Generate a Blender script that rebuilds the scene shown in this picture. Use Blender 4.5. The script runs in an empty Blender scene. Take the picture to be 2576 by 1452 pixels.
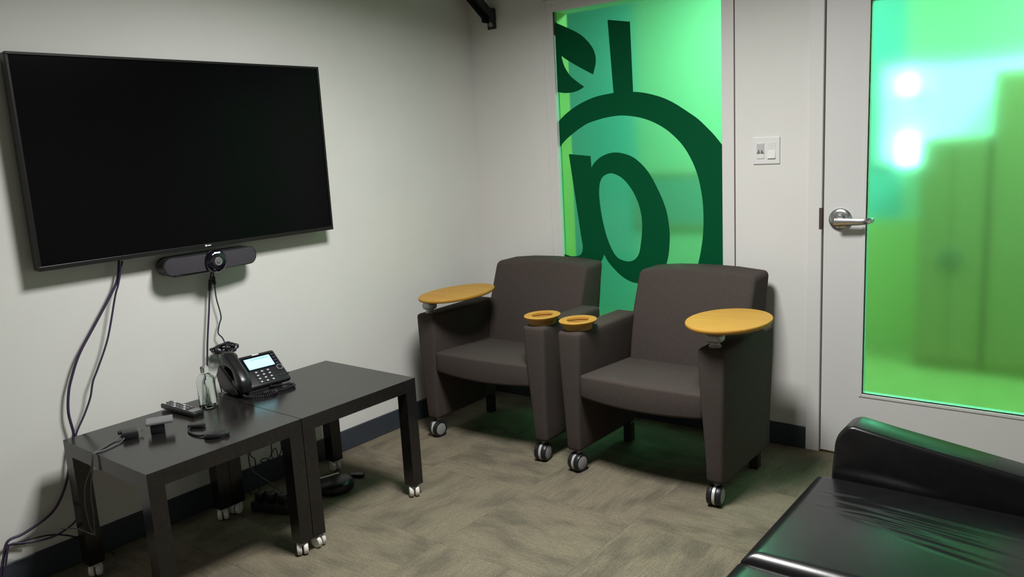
import bpy, bmesh, math, random
from mathutils import Vector, Matrix, Euler
R = math.radians
PI = math.pi
sc = bpy.context.scene
COL = sc.collection
random.seed(7)

# ------------------------------------------------------------------ camera
cd = bpy.data.cameras.new('camera')
cd.sensor_width = 36.0
cd.lens = 2007.7 / 2576 * 36.0
cd.clip_start = 0.05
cam = bpy.data.objects.new('camera', cd)
COL.objects.link(cam)
cam.location = (2.8901, -3.3636, 1.3763)
cam.rotation_euler = (1.3931, 0.0540, 0.6658)
sc.camera = cam

# ------------------------------------------------------------------ view, world, lights
sc.view_settings.view_transform = 'Standard'
sc.view_settings.look = 'None'
sc.view_settings.gamma = 1.0
sc.view_settings.use_curve_mapping = False
sc.view_settings.exposure = 0.0
wd = bpy.data.worlds.new('world')
sc.world = wd
wd.use_nodes = True
wd.node_tree.nodes['Background'].inputs[0].default_value = (0.6, 0.8, 0.7, 1)
wd.node_tree.nodes['Background'].inputs[1].default_value = 0.0


def area(name, loc, size, watts, color, rot=(0, 0, 0), size_y=None):
    l = bpy.data.lights.new(name, 'AREA')
    l.energy = watts
    l.color = color
    l.shape = 'RECTANGLE' if size_y else 'DISK'
    l.size = size
    if size_y:
        l.size_y = size_y
    o = bpy.data.objects.new(name, l)
    o.location = loc
    o.rotation_euler = rot
    COL.objects.link(o)
    return o


lamp = area('room_lamp', (1.54, -1.60, 2.38), 0.50, 61, (1.0, 1.0, 0.975), size_y=0.50)
lamp.data.spread = R(159)
area('corridor_lamp', (0.9, 1.05, 2.50), 0.5, 60, (1.0, 0.98, 0.94), size_y=0.5)
area('corridor_lamp', (2.9, 1.05, 2.50), 0.5, 60, (1.0, 0.98, 0.94), size_y=0.5)

# ------------------------------------------------------------------ materials


def mat(name, col, rough=0.5, metal=0.0, spec=0.5, emit=None, estr=0.0, trans=0.0, ior=1.45, coat=0.0):
    m = bpy.data.materials.new(name)
    m.use_nodes = True
    b = m.node_tree.nodes['Principled BSDF']
    b.inputs['Base Color'].default_value = (*col, 1)
    b.inputs['Roughness'].default_value = rough
    b.inputs['Metallic'].default_value = metal
    b.inputs['Specular IOR Level'].default_value = spec
    b.inputs['IOR'].default_value = ior
    b.inputs['Transmission Weight'].default_value = trans
    b.inputs['Coat Weight'].default_value = coat
    if emit:
        b.inputs['Emission Color'].default_value = (*emit, 1)
        b.inputs['Emission Strength'].default_value = estr
    return m


def nodes(m):
    return m.node_tree.nodes, m.node_tree.links, m.node_tree.nodes['Principled BSDF']


def add_noise(m, c1, c2, scale, detail=3, bump=0.0, bscale=None, stretch=None, dist=0.002):
    n, l, b = nodes(m)
    tc = n.new('ShaderNodeTexCoord')
    mp = n.new('ShaderNodeMapping')
    l.new(tc.outputs['Object'], mp.inputs['Vector'])
    if stretch:
        mp.inputs['Scale'].default_value = stretch
    nz = n.new('ShaderNodeTexNoise')
    nz.inputs['Scale'].default_value = scale
    nz.inputs['Detail'].default_value = detail
    l.new(mp.outputs['Vector'], nz.inputs['Vector'])
    rp = n.new('ShaderNodeValToRGB')
    rp.color_ramp.elements[0].position = 0.3
    rp.color_ramp.elements[1].position = 0.7
    rp.color_ramp.elements[0].color = (*c1, 1)
    rp.color_ramp.elements[1].color = (*c2, 1)
    l.new(nz.outputs['Fac'], rp.inputs['Fac'])
    l.new(rp.outputs['Color'], b.inputs['Base Color'])
    if bump:
        nb = n.new('ShaderNodeTexNoise')
        nb.inputs['Scale'].default_value = bscale or scale * 4
        nb.inputs['Detail'].default_value = 2
        l.new(mp.outputs['Vector'], nb.inputs['Vector'])
        bp = n.new('ShaderNodeBump')
        bp.inputs['Strength'].default_value = bump
        bp.inputs['Distance'].default_value = dist
        l.new(nb.outputs['Fac'], bp.inputs['Height'])
        l.new(bp.outputs['Normal'], b.inputs['Normal'])
    return m


M = {}
M['wall'] = add_noise(mat('wall_paint', (0.7, 0.7, 0.66), 0.7, spec=0.3), (0.70, 0.69, 0.66), (0.73, 0.72, 0.69), 3, 3, 0.12, 160, dist=0.001)
M['trim'] = mat('trim_paint', (0.70, 0.69, 0.67), 0.45, spec=0.4)
M['doorpaint'] = mat('door_paint', (0.68, 0.67, 0.66), 0.42, spec=0.4)
M['ceil'] = mat('ceiling_board', (0.30, 0.30, 0.29), 0.9)
M['gap'] = mat('gap_dark', (0.08, 0.05, 0.045), 0.8)  # dark brown for the seam, door stop, strike plate and gasket
M['base'] = add_noise(mat('rubber_base', (0.03, 0.04, 0.06), 0.45), (0.036, 0.043, 0.056), (0.044, 0.052, 0.066), 6)
M['black_laminate'] = add_noise(mat('black_laminate', (0.012, 0.011, 0.011), 0.18, spec=0.5), (0.010, 0.009, 0.009), (0.016, 0.014, 0.013), 60, 3, 0.05, 300, dist=0.0004)
M['fabric'] = add_noise(mat('brown_fabric', (0.05, 0.04, 0.035), 0.92, spec=0.2), (0.050, 0.040, 0.036), (0.066, 0.053, 0.047), 220, 3, 0.25, 700, dist=0.001)
M['leather'] = add_noise(mat('black_leather', (0.01, 0.01, 0.01), 0.27, spec=0.5), (0.006, 0.006, 0.007), (0.009, 0.009, 0.010), 30, 4, 0.06, 110, dist=0.001)
M['plastic'] = mat('black_plastic', (0.012, 0.012, 0.014), 0.38)
M['plastic_grey'] = mat('grey_plastic', (0.16, 0.16, 0.165), 0.45)
M['matte_black'] = mat('matte_black', (0.010, 0.010, 0.011), 0.6)
M['bezel'] = mat('bezel', (0.012, 0.011, 0.011), 0.35, spec=0.35)
M['screen'] = mat('dark_screen', (0.002, 0.002, 0.0025), 0.2, spec=0.12)
M['grille'] = add_noise(mat('grille_cloth', (0.05, 0.045, 0.055), 0.85), (0.035, 0.032, 0.040), (0.060, 0.055, 0.066), 500, 2, 0.3, 900)
M['lens'] = mat('lens_glass', (0.004, 0.004, 0.008), 0.08, coat=0.6)
M['lens_mid'] = mat('lens_inner', (0.12, 0.13, 0.14), 0.25)
M['led'] = mat('led', (0.8, 0.85, 1.0), 0.4, emit=(0.75, 0.8, 1.0), estr=6)
M['logo_white'] = mat('white_mark', (0.75, 0.75, 0.75), 0.4)
M['maple'] = add_noise(mat('maple_laminate', (0.7, 0.45, 0.16), 0.5, spec=0.18), (0.42, 0.215, 0.035), (0.48, 0.255, 0.05), 5, 5, stretch=(1, 8, 1))
M['maple_edge'] = mat('maple_edge', (0.40, 0.22, 0.06), 0.5)
M['metal'] = mat('brushed_nickel', (0.62, 0.62, 0.64), 0.28, metal=1.0)
M['alu'] = mat('cast_aluminium', (0.38, 0.38, 0.39), 0.5, metal=0.7)
M['hub'] = mat('grey_hub', (0.26, 0.26, 0.26), 0.45)
M['silver'] = mat('silver_band', (0.62, 0.62, 0.62), 0.35, metal=0.4)
M['white_plastic'] = mat('white_plastic', (0.72, 0.68, 0.64), 0.45)
M['switch_white'] = mat('switch_white', (0.74, 0.74, 0.73), 0.35)
M['sensor_grey'] = mat('sensor_grey', (0.52, 0.52, 0.51), 0.3)
M['cable'] = mat('cable_black', (0.018, 0.014, 0.022), 0.5)
M['cable_purple'] = mat('cable_purple', (0.045, 0.028, 0.065), 0.5)
M['cable_grey'] = mat('cable_grey', (0.10, 0.10, 0.105), 0.5)
M['steel_dark'] = add_noise(mat('dark_steel', (0.02, 0.022, 0.026), 0.5, metal=0.2), (0.016, 0.018, 0.021), (0.03, 0.033, 0.037), 12)
M['lcd'] = mat('lcd', (0.3, 0.6, 0.7), 0.3, emit=(0.36, 0.86, 1.0), estr=1.15)
M['lcd_text'] = mat('lcd_text', (0.1, 0.25, 0.3), 0.3, emit=(0.2, 0.5, 0.6), estr=0.9)
M['key'] = mat('key_light', (0.55, 0.57, 0.6), 0.5)
M['key_dark'] = mat('key_dark', (0.03, 0.03, 0.035), 0.45)
M['handset_shine'] = mat('handset_satin', (0.012, 0.012, 0.013), 0.3)
M['clear'] = mat('clear_glass', (0.93, 0.975, 0.95), 0.03, trans=1.0, ior=1.4)
M['water'] = mat('sanitiser', (0.90, 0.97, 0.94), 0.02, trans=1.0, ior=1.2)
M['emblem'] = mat('emblem_film', (0.001, 0.080, 0.028), 0.7, spec=0.08)
M['cork'] = mat('concrete_slab', (0.08, 0.07, 0.06), 0.9)
# corridor
M['cwall'] = mat('corridor_paint', (0.62, 0.63, 0.60), 0.8)
M['cteal'] = mat('corridor_teal_paint', (0.24, 0.50, 0.54), 0.8)
M['ccream'] = mat('corridor_cream_paint', (0.52, 0.57, 0.42), 0.8)
M['cdado'] = mat('corridor_dado_paint', (0.62, 0.54, 0.22), 0.8)
M['reveal'] = mat('tan_reveal', (0.50, 0.42, 0.14), 0.7)
M['cfloor'] = add_noise(mat('corridor_carpet', (0.4, 0.3, 0.16), 0.9), (0.34, 0.26, 0.09), (0.42, 0.32, 0.12), 8)
M['wood'] = add_noise(mat('honey_wood', (0.6, 0.3, 0.08), 0.5), (0.50, 0.36, 0.11), (0.60, 0.44, 0.15), 4, 4, stretch=(6, 6, 0.6))
M['cab'] = mat('grey_cabinet_paint', (0.50, 0.33, 0.16), 0.5)
M['cab_door'] = mat('cabinet_door_paint', (0.46, 0.30, 0.14), 0.5)
M['teal'] = mat('slate_paint', (0.26, 0.36, 0.34), 0.5)
M['sconce'] = mat('sconce_glow', (1, 1, 1), 0.5, emit=(1.0, 1.0, 1.0), estr=9)
M['litglass'] = mat('lit_window', (1, 1, 1), 0.5, emit=(0.75, 1.0, 0.95), estr=0.75)

# green frosted privacy glass


def frosted(name, tint, rough):
    m = bpy.data.materials.new(name)
    m.use_nodes = True
    n, l, b = nodes(m)
    b.inputs['Base Color'].default_value = (*tint, 1)
    b.inputs['Roughness'].default_value = rough
    b.inputs['IOR'].default_value = 1.35
    b.inputs['Transmission Weight'].default_value = 1.0
    b.inputs['Specular IOR Level'].default_value = 0.35
    return m


M['frost'] = frosted('green_frosted_glass', (0.195, 0.95, 0.53), 0.17)

# carpet tile: streaks along the local x axis, tone patches, random per tile


def carpet():
    m = bpy.data.materials.new('carpet_tile_weave')
    m.use_nodes = True
    n, l, b = nodes(m)
    b.inputs['Roughness'].default_value = 0.95
    b.inputs['Specular IOR Level'].default_value = 0.15
    tc = n.new('ShaderNodeTexCoord')
    oi = n.new('ShaderNodeObjectInfo')
    off = n.new('ShaderNodeVectorMath')
    off.operation = 'MULTIPLY_ADD'
    cb = n.new('ShaderNodeCombineXYZ')
    for i in range(3):
        l.new(oi.outputs['Random'], cb.inputs[i])
    off.inputs[1].default_value = (37, 53, 71)
    l.new(cb.outputs[0], off.inputs[0])
    l.new(tc.outputs['Object'], off.inputs[2])

    def noise(sx, sy, sc_, det):
        mp = n.new('ShaderNodeMapping')
        mp.inputs['Scale'].default_value = (sx, sy, 1)
        l.new(off.outputs[0], mp.inputs['Vector'])
        z = n.new('ShaderNodeTexNoise')
        z.inputs['Scale'].default_value = sc_
        z.inputs['Detail'].default_value = det
        l.new(mp.outputs[0], z.inputs['Vector'])
        return z
    patch = noise(1.0, 2.2, 5.0, 1.5)
    streak = noise(1.0, 9.0, 14.0, 4)
    fleck = noise(1.0, 3.0, 110.0, 2)
    r1 = n.new('ShaderNodeValToRGB')
    e = r1.color_ramp.elements
    e[0].position, e[0].color = 0.36, (0.132, 0.116, 0.086, 1)
    e[1].position, e[1].color = 0.60, (0.188, 0.163, 0.117, 1)
    x = e.new(0.48)
    x.color = (0.170, 0.147, 0.107, 1)
    l.new(patch.outputs['Fac'], r1.inputs['Fac'])
    r2 = n.new('ShaderNodeValToRGB')
    e = r2.color_ramp.elements
    e[0].position, e[0].color = 0.30, (0.80, 0.80, 0.81, 1)
    e[1].position, e[1].color = 0.70, (1.14, 1.12, 1.08, 1)
    l.new(streak.outputs['Fac'], r2.inputs['Fac'])
    r3 = n.new('ShaderNodeValToRGB')
    e = r3.color_ramp.elements
    e[0].position, e[0].color = 0.32, (0.72, 0.72, 0.72, 1)
    e[1].position, e[1].color = 0.66, (1.2, 1.2, 1.2, 1)
    l.new(fleck.outputs['Fac'], r3.inputs['Fac'])
    m1 = n.new('ShaderNodeMix')
    m1.data_type = 'RGBA'
    m1.blend_type = 'MULTIPLY'
    m1.inputs['Factor'].default_value = 0.75
    l.new(r1.outputs[0], m1.inputs['A'])
    l.new(r2.outputs[0], m1.inputs['B'])
    m2 = n.new('ShaderNodeMix')
    m2.data_type = 'RGBA'
    m2.blend_type = 'MULTIPLY'
    m2.inputs['Factor'].default_value = 0.7
    l.new(m1.outputs['Result'], m2.inputs['A'])
    l.new(r3.outputs[0], m2.inputs['B'])
    l.new(m2.outputs['Result'], b.inputs['Base Color'])
    bp = n.new('ShaderNodeBump')
    bp.inputs['Strength'].default_value = 0.5
    bp.inputs['Distance'].default_value = 0.003
    l.new(fleck.outputs['Fac'], bp.inputs['Height'])
    l.new(bp.outputs['Normal'], b.inputs['Normal'])
    return m


M['carpet'] = carpet()

# ------------------------------------------------------------------ mesh helpers


def obj(name, bm, m, parent=None, smooth=False, loc=None, rot=None):
    me = bpy.data.meshes.new(name)
    bmesh.ops.recalc_face_normals(bm, faces=bm.faces[:])
    bm.to_mesh(me)
    bm.free()
    if smooth:
        for p in me.polygons:
            p.use_smooth = True
        if smooth == 'auto':
            try:
                me.set_sharp_from_angle(angle=R(38))
            except Exception:
                pass
    me.materials.append(m)
    o = bpy.data.objects.new(name, me)
    COL.objects.link(o)
    if parent:
        o.parent = parent
    if loc:
        o.location = loc
    if rot:
        o.rotation_euler = rot
    return o


def tag(o, label=None, cat=None, group=None, kind=None):
    if label:
        o['label'] = label
    if cat:
        o['category'] = cat
    if group:
        o['group'] = group
    if kind:
        o['kind'] = kind
    return o


def thing(name, label, cat, loc=(0, 0, 0), rz=0.0, group=None):
    o = bpy.data.objects.new(name, None)
    o.empty_display_size = 0.05
    o.location = loc
    o.rotation_euler = (0, 0, rz)
    COL.objects.link(o)
    return tag(o, label, cat, group)


def box(bm, lo, hi, bev=0.0, seg=2, mtx=None):
    lo, hi = Vector(lo), Vector(hi)
    c = (lo + hi) / 2
    d = hi - lo
    r = bmesh.ops.create_cube(bm, size=1.0, matrix=Matrix.Translation(c) @ Matrix.Diagonal((d.x, d.y, d.z, 1)))
    vs = r['verts']
    if bev:
        es = list({e for v in vs for e in v.link_edges})
        r2 = bmesh.ops.bevel(bm, geom=es, offset=bev, segments=seg, profile=0.5, affect='EDGES')
        vs = list({v for f in r2['faces'] for v in f.verts} | {v for v in vs if v.is_valid})
    if mtx is not None:
        bmesh.ops.transform(bm, matrix=mtx, verts=vs)
    return vs


def Box(lo, hi, bev=0.0, seg=2, mtx=None):
    bm = bmesh.new()
    box(bm, lo, hi, bev, seg, mtx)
    return bm


def cyl(bm, r, h, seg=24, mtx=None, r2=None):
    mt = (mtx or Matrix()) @ Matrix.Translation((0, 0, h / 2))
    return bmesh.ops.create_cone(bm, cap_ends=True, segments=seg, radius1=r, radius2=r if r2 is None else r2, depth=h, matrix=mt)['verts']


def lathe(prof, seg=32, mtx=None, closed=False):
    """prof: (r, z) list turned about z"""
    bm = bmesh.new()
    rings = []
    for r, z in prof:
        if r < 1e-6:
            rings.append([bm.verts.new((0, 0, z))])
        else:
            rings.append([bm.verts.new((r * math.cos(2 * PI * i / seg), r * math.sin(2 * PI * i / seg), z)) for i in range(seg)])
    prs = list(zip(rings, rings[1:]))
    if closed:
        prs.append((rings[-1], rings[0]))
    for a, b in prs:
        for i in range(seg):
            j = (i + 1) % seg
            if len(a) == 1 and len(b) == 1:
                continue
            if len(a) == 1:
                bm.faces.new((a[0], b[i], b[j]))
            elif len(b) == 1:
                bm.faces.new((a[i], a[j], b[0]))
            else:
                bm.faces.new((a[i], a[j], b[j], b[i]))
    if mtx is not None:
        bmesh.ops.transform(bm, matrix=mtx, verts=bm.verts[:])
    return bm


def catmull(P, n=5, closed=False):
    P = [Vector(p) for p in P]
    if len(P) < 3:
        return P
    out = []
    N = len(P)
    for i in range(N if closed else N - 1):
        p1, p2 = P[i % N], P[(i + 1) % N]
        p0 = P[i - 1] if (i > 0 or closed) else p1
        p3 = P[(i + 2) % N] if (i + 2 < N or closed) else p2
        for k in range(n):
            t = k / n
            out.append(0.5 * ((2 * p1) + (p2 - p0) * t + (2 * p0 - 5 * p1 + 4 * p2 - p3) * t * t + (3 * p1 - p0 - 3 * p2 + p3) * t ** 3))
    if not closed:
        out.append(P[-1])
    return out


def tube(bm, pts, r, seg=8, closed=False, smooth=5):
    P = catmull(pts, smooth, closed) if smooth else [Vector(p) for p in pts]
    n = len(P)
    rings = []
    up = Vector((0.3, 0.2, 0.93)).normalized()
    for i in range(n):
        if closed:
            t = (P[(i + 1) % n] - P[i - 1])
        else:
            t = P[min(i + 1, n - 1)] - P[max(i - 1, 0)]
        t = t.normalized() if t.length > 1e-9 else Vector((0, 0, 1))
        a = t.cross(up)
        if a.length < 1e-4:
            a = t.cross(Vector((1, 0, 0)))
        a.normalize()
        c = t.cross(a).normalized()
        up = -c if c.dot(up) < 0 else c
        a = t.cross(up).normalized()
        rings.append([bm.verts.new(P[i] + r * (math.cos(2 * PI * k / seg) * a + math.sin(2 * PI * k / seg) * up)) for k in range(seg)])
    prs = list(zip(rings, rings[1:]))
    if closed:
        prs.append((rings[-1], rings[0]))
    for a, b in prs:
        for k in range(seg):
            j = (k + 1) % seg
            bm.faces.new((a[k], a[j], b[j], b[k]))
    if not closed:
        bm.faces.new(rings[0][::-1])
        bm.faces.new(rings[-1])
    return bm


def Tube(pts, r, seg=8, closed=False, smooth=5):
    return tube(bmesh.new(), pts, r, seg, closed, smooth)


def prism(bm, poly, a, b, axis='x', bev=0.0, seg=2):
    """polygon in the plane square to axis, extruded from a to b"""
    def P(u, v, t):
        return {'x': (t, u, v), 'y': (u, t, v), 'z': (u, v, t)}[axis]
    va = [bm.verts.new(P(u, v, a)) for u, v in poly]
    vb = [bm.verts.new(P(u, v, b)) for u, v in poly]
    n = len(poly)
    fs = [bm.faces.new(va[::-1]), bm.faces.new(vb)]
    for i in range(n):
        fs.append(bm.faces.new((va[i], va[(i + 1) % n], vb[(i + 1) % n], vb[i])))
    bmesh.ops.recalc_face_normals(bm, faces=fs)
    if bev:
        es = list({e for f in fs for e in f.edges if e.calc_face_angle(0) > R(25)})
        bmesh.ops.bevel(bm, geom=es, offset=bev, segments=seg, profile=0.5, affect='EDGES')
    return bm


def Prism(poly, a, b, axis='x', bev=0.0, seg=2):
    return prism(bmesh.new(), poly, a, b, axis, bev, seg)


def flat_film(name, loops, y, thick, m, parent):
    """a thin film cut to outline loops (x, z), standing at y"""
    cu = bpy.data.curves.new(name, 'CURVE')
    cu.dimensions = '2D'
    cu.fill_mode = 'BOTH'
    cu.extrude = thick / 2
    for lp in loops:
        s = cu.splines.new('POLY')
        s.points.add(len(lp) - 1)
        for p, q in zip(s.points, lp):
            p.co = (q[0], q[1], 0, 1)
        s.use_cyclic_u = True
    tmp = bpy.data.objects.new(name + '_tmp', cu)
    COL.objects.link(tmp)
    dg = bpy.context.evaluated_depsgraph_get()
    me = bpy.data.meshes.new_from_object(tmp.evaluated_get(dg))
    bpy.data.objects.remove(tmp)
    bpy.data.curves.remove(cu)
    me.transform(Matrix.Translation((0, y, 0)) @ Matrix.Rotation(PI / 2, 4, 'X'))
    me.materials.clear()
    me.materials.append(m)
    me.name = name
    o = bpy.data.objects.new(name, me)
    COL.objects.link(o)
    o.parent = parent
    return o


def smooth_runs(*runs):
    out = []
    for r in runs:
        pts = [(v.x, v.y) for v in catmull([(a, b, 0) for a, b in r], 4)]
        out += pts[:-1]
    return out


def struct(name, bm, m, parent=None, **k):
    o = obj(name, bm, m, parent, **k)
    if not parent:
        o['kind'] = 'structure'
    return o


# ------------------------------------------------------------------ room shell
XR, YF, ZC = 3.60, -4.70, 2.46
T = 0.12
fl = struct('floor', Box((0, YF, -0.12), (XR, 0.0, -0.006)), M['cork'])
tile_me = None
TS = 0.5
for iy in range(10):
    for ix in range(8):
        x0, y0 = ix * TS, -(iy + 1) * TS
        x1, y1 = min(x0 + TS, XR), y0 + TS
        if y1 <= YF:
            continue
        full = x1 - x0 > TS - 1e-6 and y0 >= YF
        y0c = max(y0, YF)
        if full and tile_me:
            o = bpy.data.objects.new('carpet_tile', tile_me)
            COL.objects.link(o)
            o.parent = fl
            o.location = ((x0 + x1) / 2, (y0 + y1) / 2, 0)
        else:
            hx, hy = (x1 - x0) / 2 - 0.0002, (y1 - y0c) / 2 - 0.0002
            o = obj('carpet_tile', Box((-hx, -hy, -0.006), (hx, hy, 0), 0.0005, 1), M['carpet'], fl, loc=((x0 + x1) / 2, (y0c + y1) / 2, 0))
            if full:
                tile_me = o.data
        if full:
            o.rotation_euler = (0, 0, PI / 2 if (ix + iy) % 2 else 0)

struct('wall_left', Box((-T, YF, -0.12), (0, T, ZC + 0.1)), M['wall'])
struct('wall_right', Box((XR, YF, -0.12), (XR + T, T, ZC + 0.1)), M['wall'])
struct('wall_front', Box((-T, YF - T, -0.12), (XR + T, YF, ZC + 0.1)), M['wall'])
struct('ceiling', Box((-T, YF - T, ZC), (XR + T, T, ZC + 0.1)), M['ceil'])

# back wall with a window hole and a door hole
WX0, WX1, WZ0, WZ1 = 0.500, 1.474, 0.235, 2.055      # outside of the window frame
DX0, DX1, DZ1 = 1.795, 2.822, 2.11                   # outside of the door frame
bm = bmesh.new()
box(bm, (0, 0, -0.12), (WX0, T, ZC))
box(bm, (WX0, 0, -0.12), (WX1, T, WZ0))
box(bm, (WX0, 0, WZ1), (WX1, T, ZC))
box(bm, (WX1, 0, -0.12), (DX0, T, ZC))
box(bm, (DX0, 0, DZ1), (DX1, T, ZC))
box(bm, (DX1, 0, -0.12), (XR, T, ZC))
struct('wall_back', bm, M['wall'])

# baseboards
BH, BT = 0.10, 0.008


def basep(bm, lo, hi):
    box(bm, lo, hi, 0.003, 1)


bm = bmesh.new()
basep(bm, (0.0, YF, 0), (BT, -0.0005, BH))
struct('baseboard_left', bm, M['base'])
bm = bmesh.new()
basep(bm, (BT, -BT, 0), (DX0, 0, BH))
struct('baseboard_back', bm, M['base'])
bm = bmesh.new()
basep(bm, (DX1, -BT, 0), (XR, 0, BH))
struct('baseboard_right', bm, M['base'])

# window: frame of four members, green frosted pane, dark green printed emblem
GX0, GX1, GZ0, GZ1 = 0.543, 1.418, 0.285, 2.008
win = bpy.data.objects.new('window_1', None)
COL.objects.link(win)
tag(win, kind='structure')
for lo, hi in (((WX0, -0.004, WZ0), (GX0, T, WZ1)), ((GX1, -0.004, WZ0), (WX1, T, WZ1)),
               ((GX0, -0.004, GZ1), (GX1, T, WZ1)), ((GX0, -0.004, WZ0), (GX1, T, GZ0))):
    obj('frame', Box(lo, hi, 0.003, 2), M['trim'], win)
for lo, hi in (((WX0 - 0.012, -0.009, WZ0), (WX0 + 0.004, 0.0, WZ1 + 0.012)),
               ((WX0 + 0.004, -0.009, WZ1 - 0.004), (WX1 - 0.002, 0.0, WZ1 + 0.012))):
    obj('edge_bead', Box(lo, hi, 0.002, 2), M['trim'], win)
obj('seam', Box((WX1, -0.0015, BH), (WX1 + 0.004, 0.001, ZC)), M['gap'], win)
obj('reveal', Box((GX0 - 0.002, 0.030, GZ0), (GX0 + 0.004, T, GZ1)), M['reveal'], win)
obj('pane', Box((GX0 - 0.004, 0.016, GZ0 - 0.004), (GX1 + 0.004, 0.024, GZ1 + 0.004)), M['frost'], win)
LG = {
    'leaf1': [(0.545, 1.961), (0.6, 1.934), (0.658, 1.905), (0.702, 1.877), (0.739, 1.841), (0.763, 1.807), (0.773, 1.775), (0.774, 1.749), (0.766, 1.718), (0.756, 1.691)],
    'leaf2': [(0.756, 1.691), (0.663, 1.742), (0.599, 1.781), (0.577, 1.798)],
    'leaf3': [(0.577, 1.798), (0.581, 1.776), (0.594, 1.741), (0.622, 1.7), (0.66, 1.668), (0.703, 1.638)],
    'leaf4': [(0.703, 1.638), (0.678, 1.626), (0.644, 1.618), (0.604, 1.616), (0.564, 1.621), (0.545, 1.626)],
    'stem': [(0.847, 1.932), (0.966, 1.908), (0.973, 1.586), (0.868, 1.584)],
    'ringo': [(0.545, 1.483), (0.585, 1.513), (0.641, 1.544), (0.708, 1.57), (0.773, 1.586), (0.837, 1.593), (0.899, 1.596), (0.959, 1.593), (1.019, 1.585), (1.077, 1.57), (1.133, 1.55), (1.189, 1.521), (1.244, 1.485), (1.298, 1.447), (1.351, 1.397), (1.382, 1.364), (1.4175, 1.32)],
    'ringb': [(1.4175, 0.42), (1.36, 0.36), (1.27, 0.33), (1.17, 0.33), (1.10, 0.37)],
    'ringi': [(1.10, 0.37), (1.168, 0.47), (1.235, 0.624), (1.289, 0.787), (1.31, 0.882), (1.318, 0.954), (1.319, 1.036), (1.313, 1.107), (1.299, 1.178), (1.278, 1.239), (1.246, 1.3), (1.208, 1.35), (1.153, 1.4), (1.096, 1.436), (1.039, 1.461), (0.98, 1.477), (0.907, 1.487), (0.832, 1.484), (0.769, 1.474), (0.703, 1.457), (0.635, 1.422), (0.579, 1.386), (0.545, 1.355)],
    'n1': [(0.597, 1.317), (0.725, 1.303)], 'n2': [(0.725, 1.303), (0.728, 1.246)],
    'n3': [(0.728, 1.246), (0.747, 1.27), (0.78, 1.294), (0.826, 1.311), (0.87, 1.315), (0.913, 1.308), (0.962, 1.29), (1.009, 1.255), (1.05, 1.208), (1.084, 1.15), (1.117, 1.082), (1.136, 1.024), (1.146, 0.961), (1.148, 0.908), (1.141, 0.833), (1.122, 0.768), (1.085, 0.712), (1.03, 0.684), (0.968, 0.68), (0.924, 0.689), (0.881, 0.711), (0.843, 0.742), (0.806, 0.78), (0.785, 0.815)],
    'n4': [(0.785, 0.815), (0.763, 0.775), (0.725, 0.745), (0.642, 0.718), (0.545, 0.72)],
    'n5': [(0.545, 0.807), (0.563, 0.802), (0.591, 0.797), (0.626, 0.801), (0.649, 0.813), (0.659, 0.848), (0.651, 0.906), (0.636, 1.02), (0.621, 1.133), (0.597, 1.317)],
    'hole': [(0.835, 1.216), (0.796, 1.203), (0.776, 1.176), (0.768, 1.137), (0.768, 1.093), (0.776, 1.021), (0.792, 0.943), (0.816, 0.871), (0.852, 0.81), (0.89, 0.79), (0.927, 0.786), (0.959, 0.798), (0.982, 0.827), (0.995, 0.882), (1.003, 0.947), (1.002, 1.001), (0.991, 1.055), (0.974, 1.098), (0.945, 1.146), (0.909, 1.185), (0.873, 1.207)],
}
hole = [(v.x, v.y) for v in catmull([(a, b, 0) for a, b in LG['hole']], 4, True)]
FY = 0.0150
flat_film('emblem_leaf', [smooth_runs(LG['leaf1'], LG['leaf2'], LG['leaf3'], LG['leaf4']) + [LG['leaf4'][-1]]], FY, 0.0012, M['emblem'], win)
flat_film('emblem_stem', [LG['stem']], FY, 0.0012, M['emblem'], win)
flat_film('emblem_ring', [smooth_runs(LG['ringo']) + [LG['ringo'][-1]] + smooth_runs(LG['ringb'], LG['ringi']) + [LG['ringi'][-1]]], FY - 0.0003, 0.0012, M['emblem'], win)
flat_film('emblem_letter', [smooth_runs(LG['n1'], LG['n2'], LG['n3'], LG['n4']) + [LG['n4'][-1]] + smooth_runs(LG['n5']), hole], FY, 0.0012, M['emblem'], win)
obj('gasket', Box((GX0 - 0.001, 0.004, 1.90), (GX0 + 0.004, 0.016, GZ1)), M['gap'], win)

# door: frame, leaf with glass, beads, lever handle
dr = bpy.data.objects.new('door_1', None)
COL.objects.link(dr)
tag(dr, kind='structure')
LX0, LX1, LZ0, LZ1 = 1.857, 2.760, 0.010, 2.050
for lo, hi in (((DX0, -0.010, 0.0), (LX0 - 0.006, T, DZ1)), ((LX1 + 0.006, -0.010, 0.0), (DX1, T, DZ1)),
               ((LX0 - 0.006, -0.010, LZ1 + 0.006), (LX1 + 0.006, T, DZ1))):
    obj('frame', Box(lo, hi, 0.003, 2), M['trim'], dr)
obj('stop', Box((LX0 - 0.006, 0.048, 0.0), (LX0 + 0.012, 0.09, LZ1)), M['gap'], dr)
HX0, HX1, HZ0, HZ1 = 2.021, 2.596, 0.284, 1.845
bm = bmesh.new()
box(bm, (LX0, 0.0, LZ0), (HX0, 0.044, LZ1))
box(bm, (HX1, 0.0, LZ0), (LX1, 0.044, LZ1))
box(bm, (HX0, 0.0, LZ0), (HX1, 0.044, HZ0), 0.0)
box(bm, (HX0, 0.0, HZ1), (HX1, 0.044, LZ1), 0.0)
obj('leaf', bm, M['doorpaint'], dr)
bm = bmesh.new()
w, d0, d1 = 0.013, -0.004, 0.016
box(bm, (HX0 - w, d0, HZ0 - w), (HX0, d1, HZ1 + w), 0.002, 2)
box(bm, (HX1, d0, HZ0 - w), (HX1 + w, d1, HZ1 + w), 0.002, 2)
box(bm, (HX0, d0, HZ0 - w), (HX1, d1, HZ0), 0.002, 2)
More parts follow.
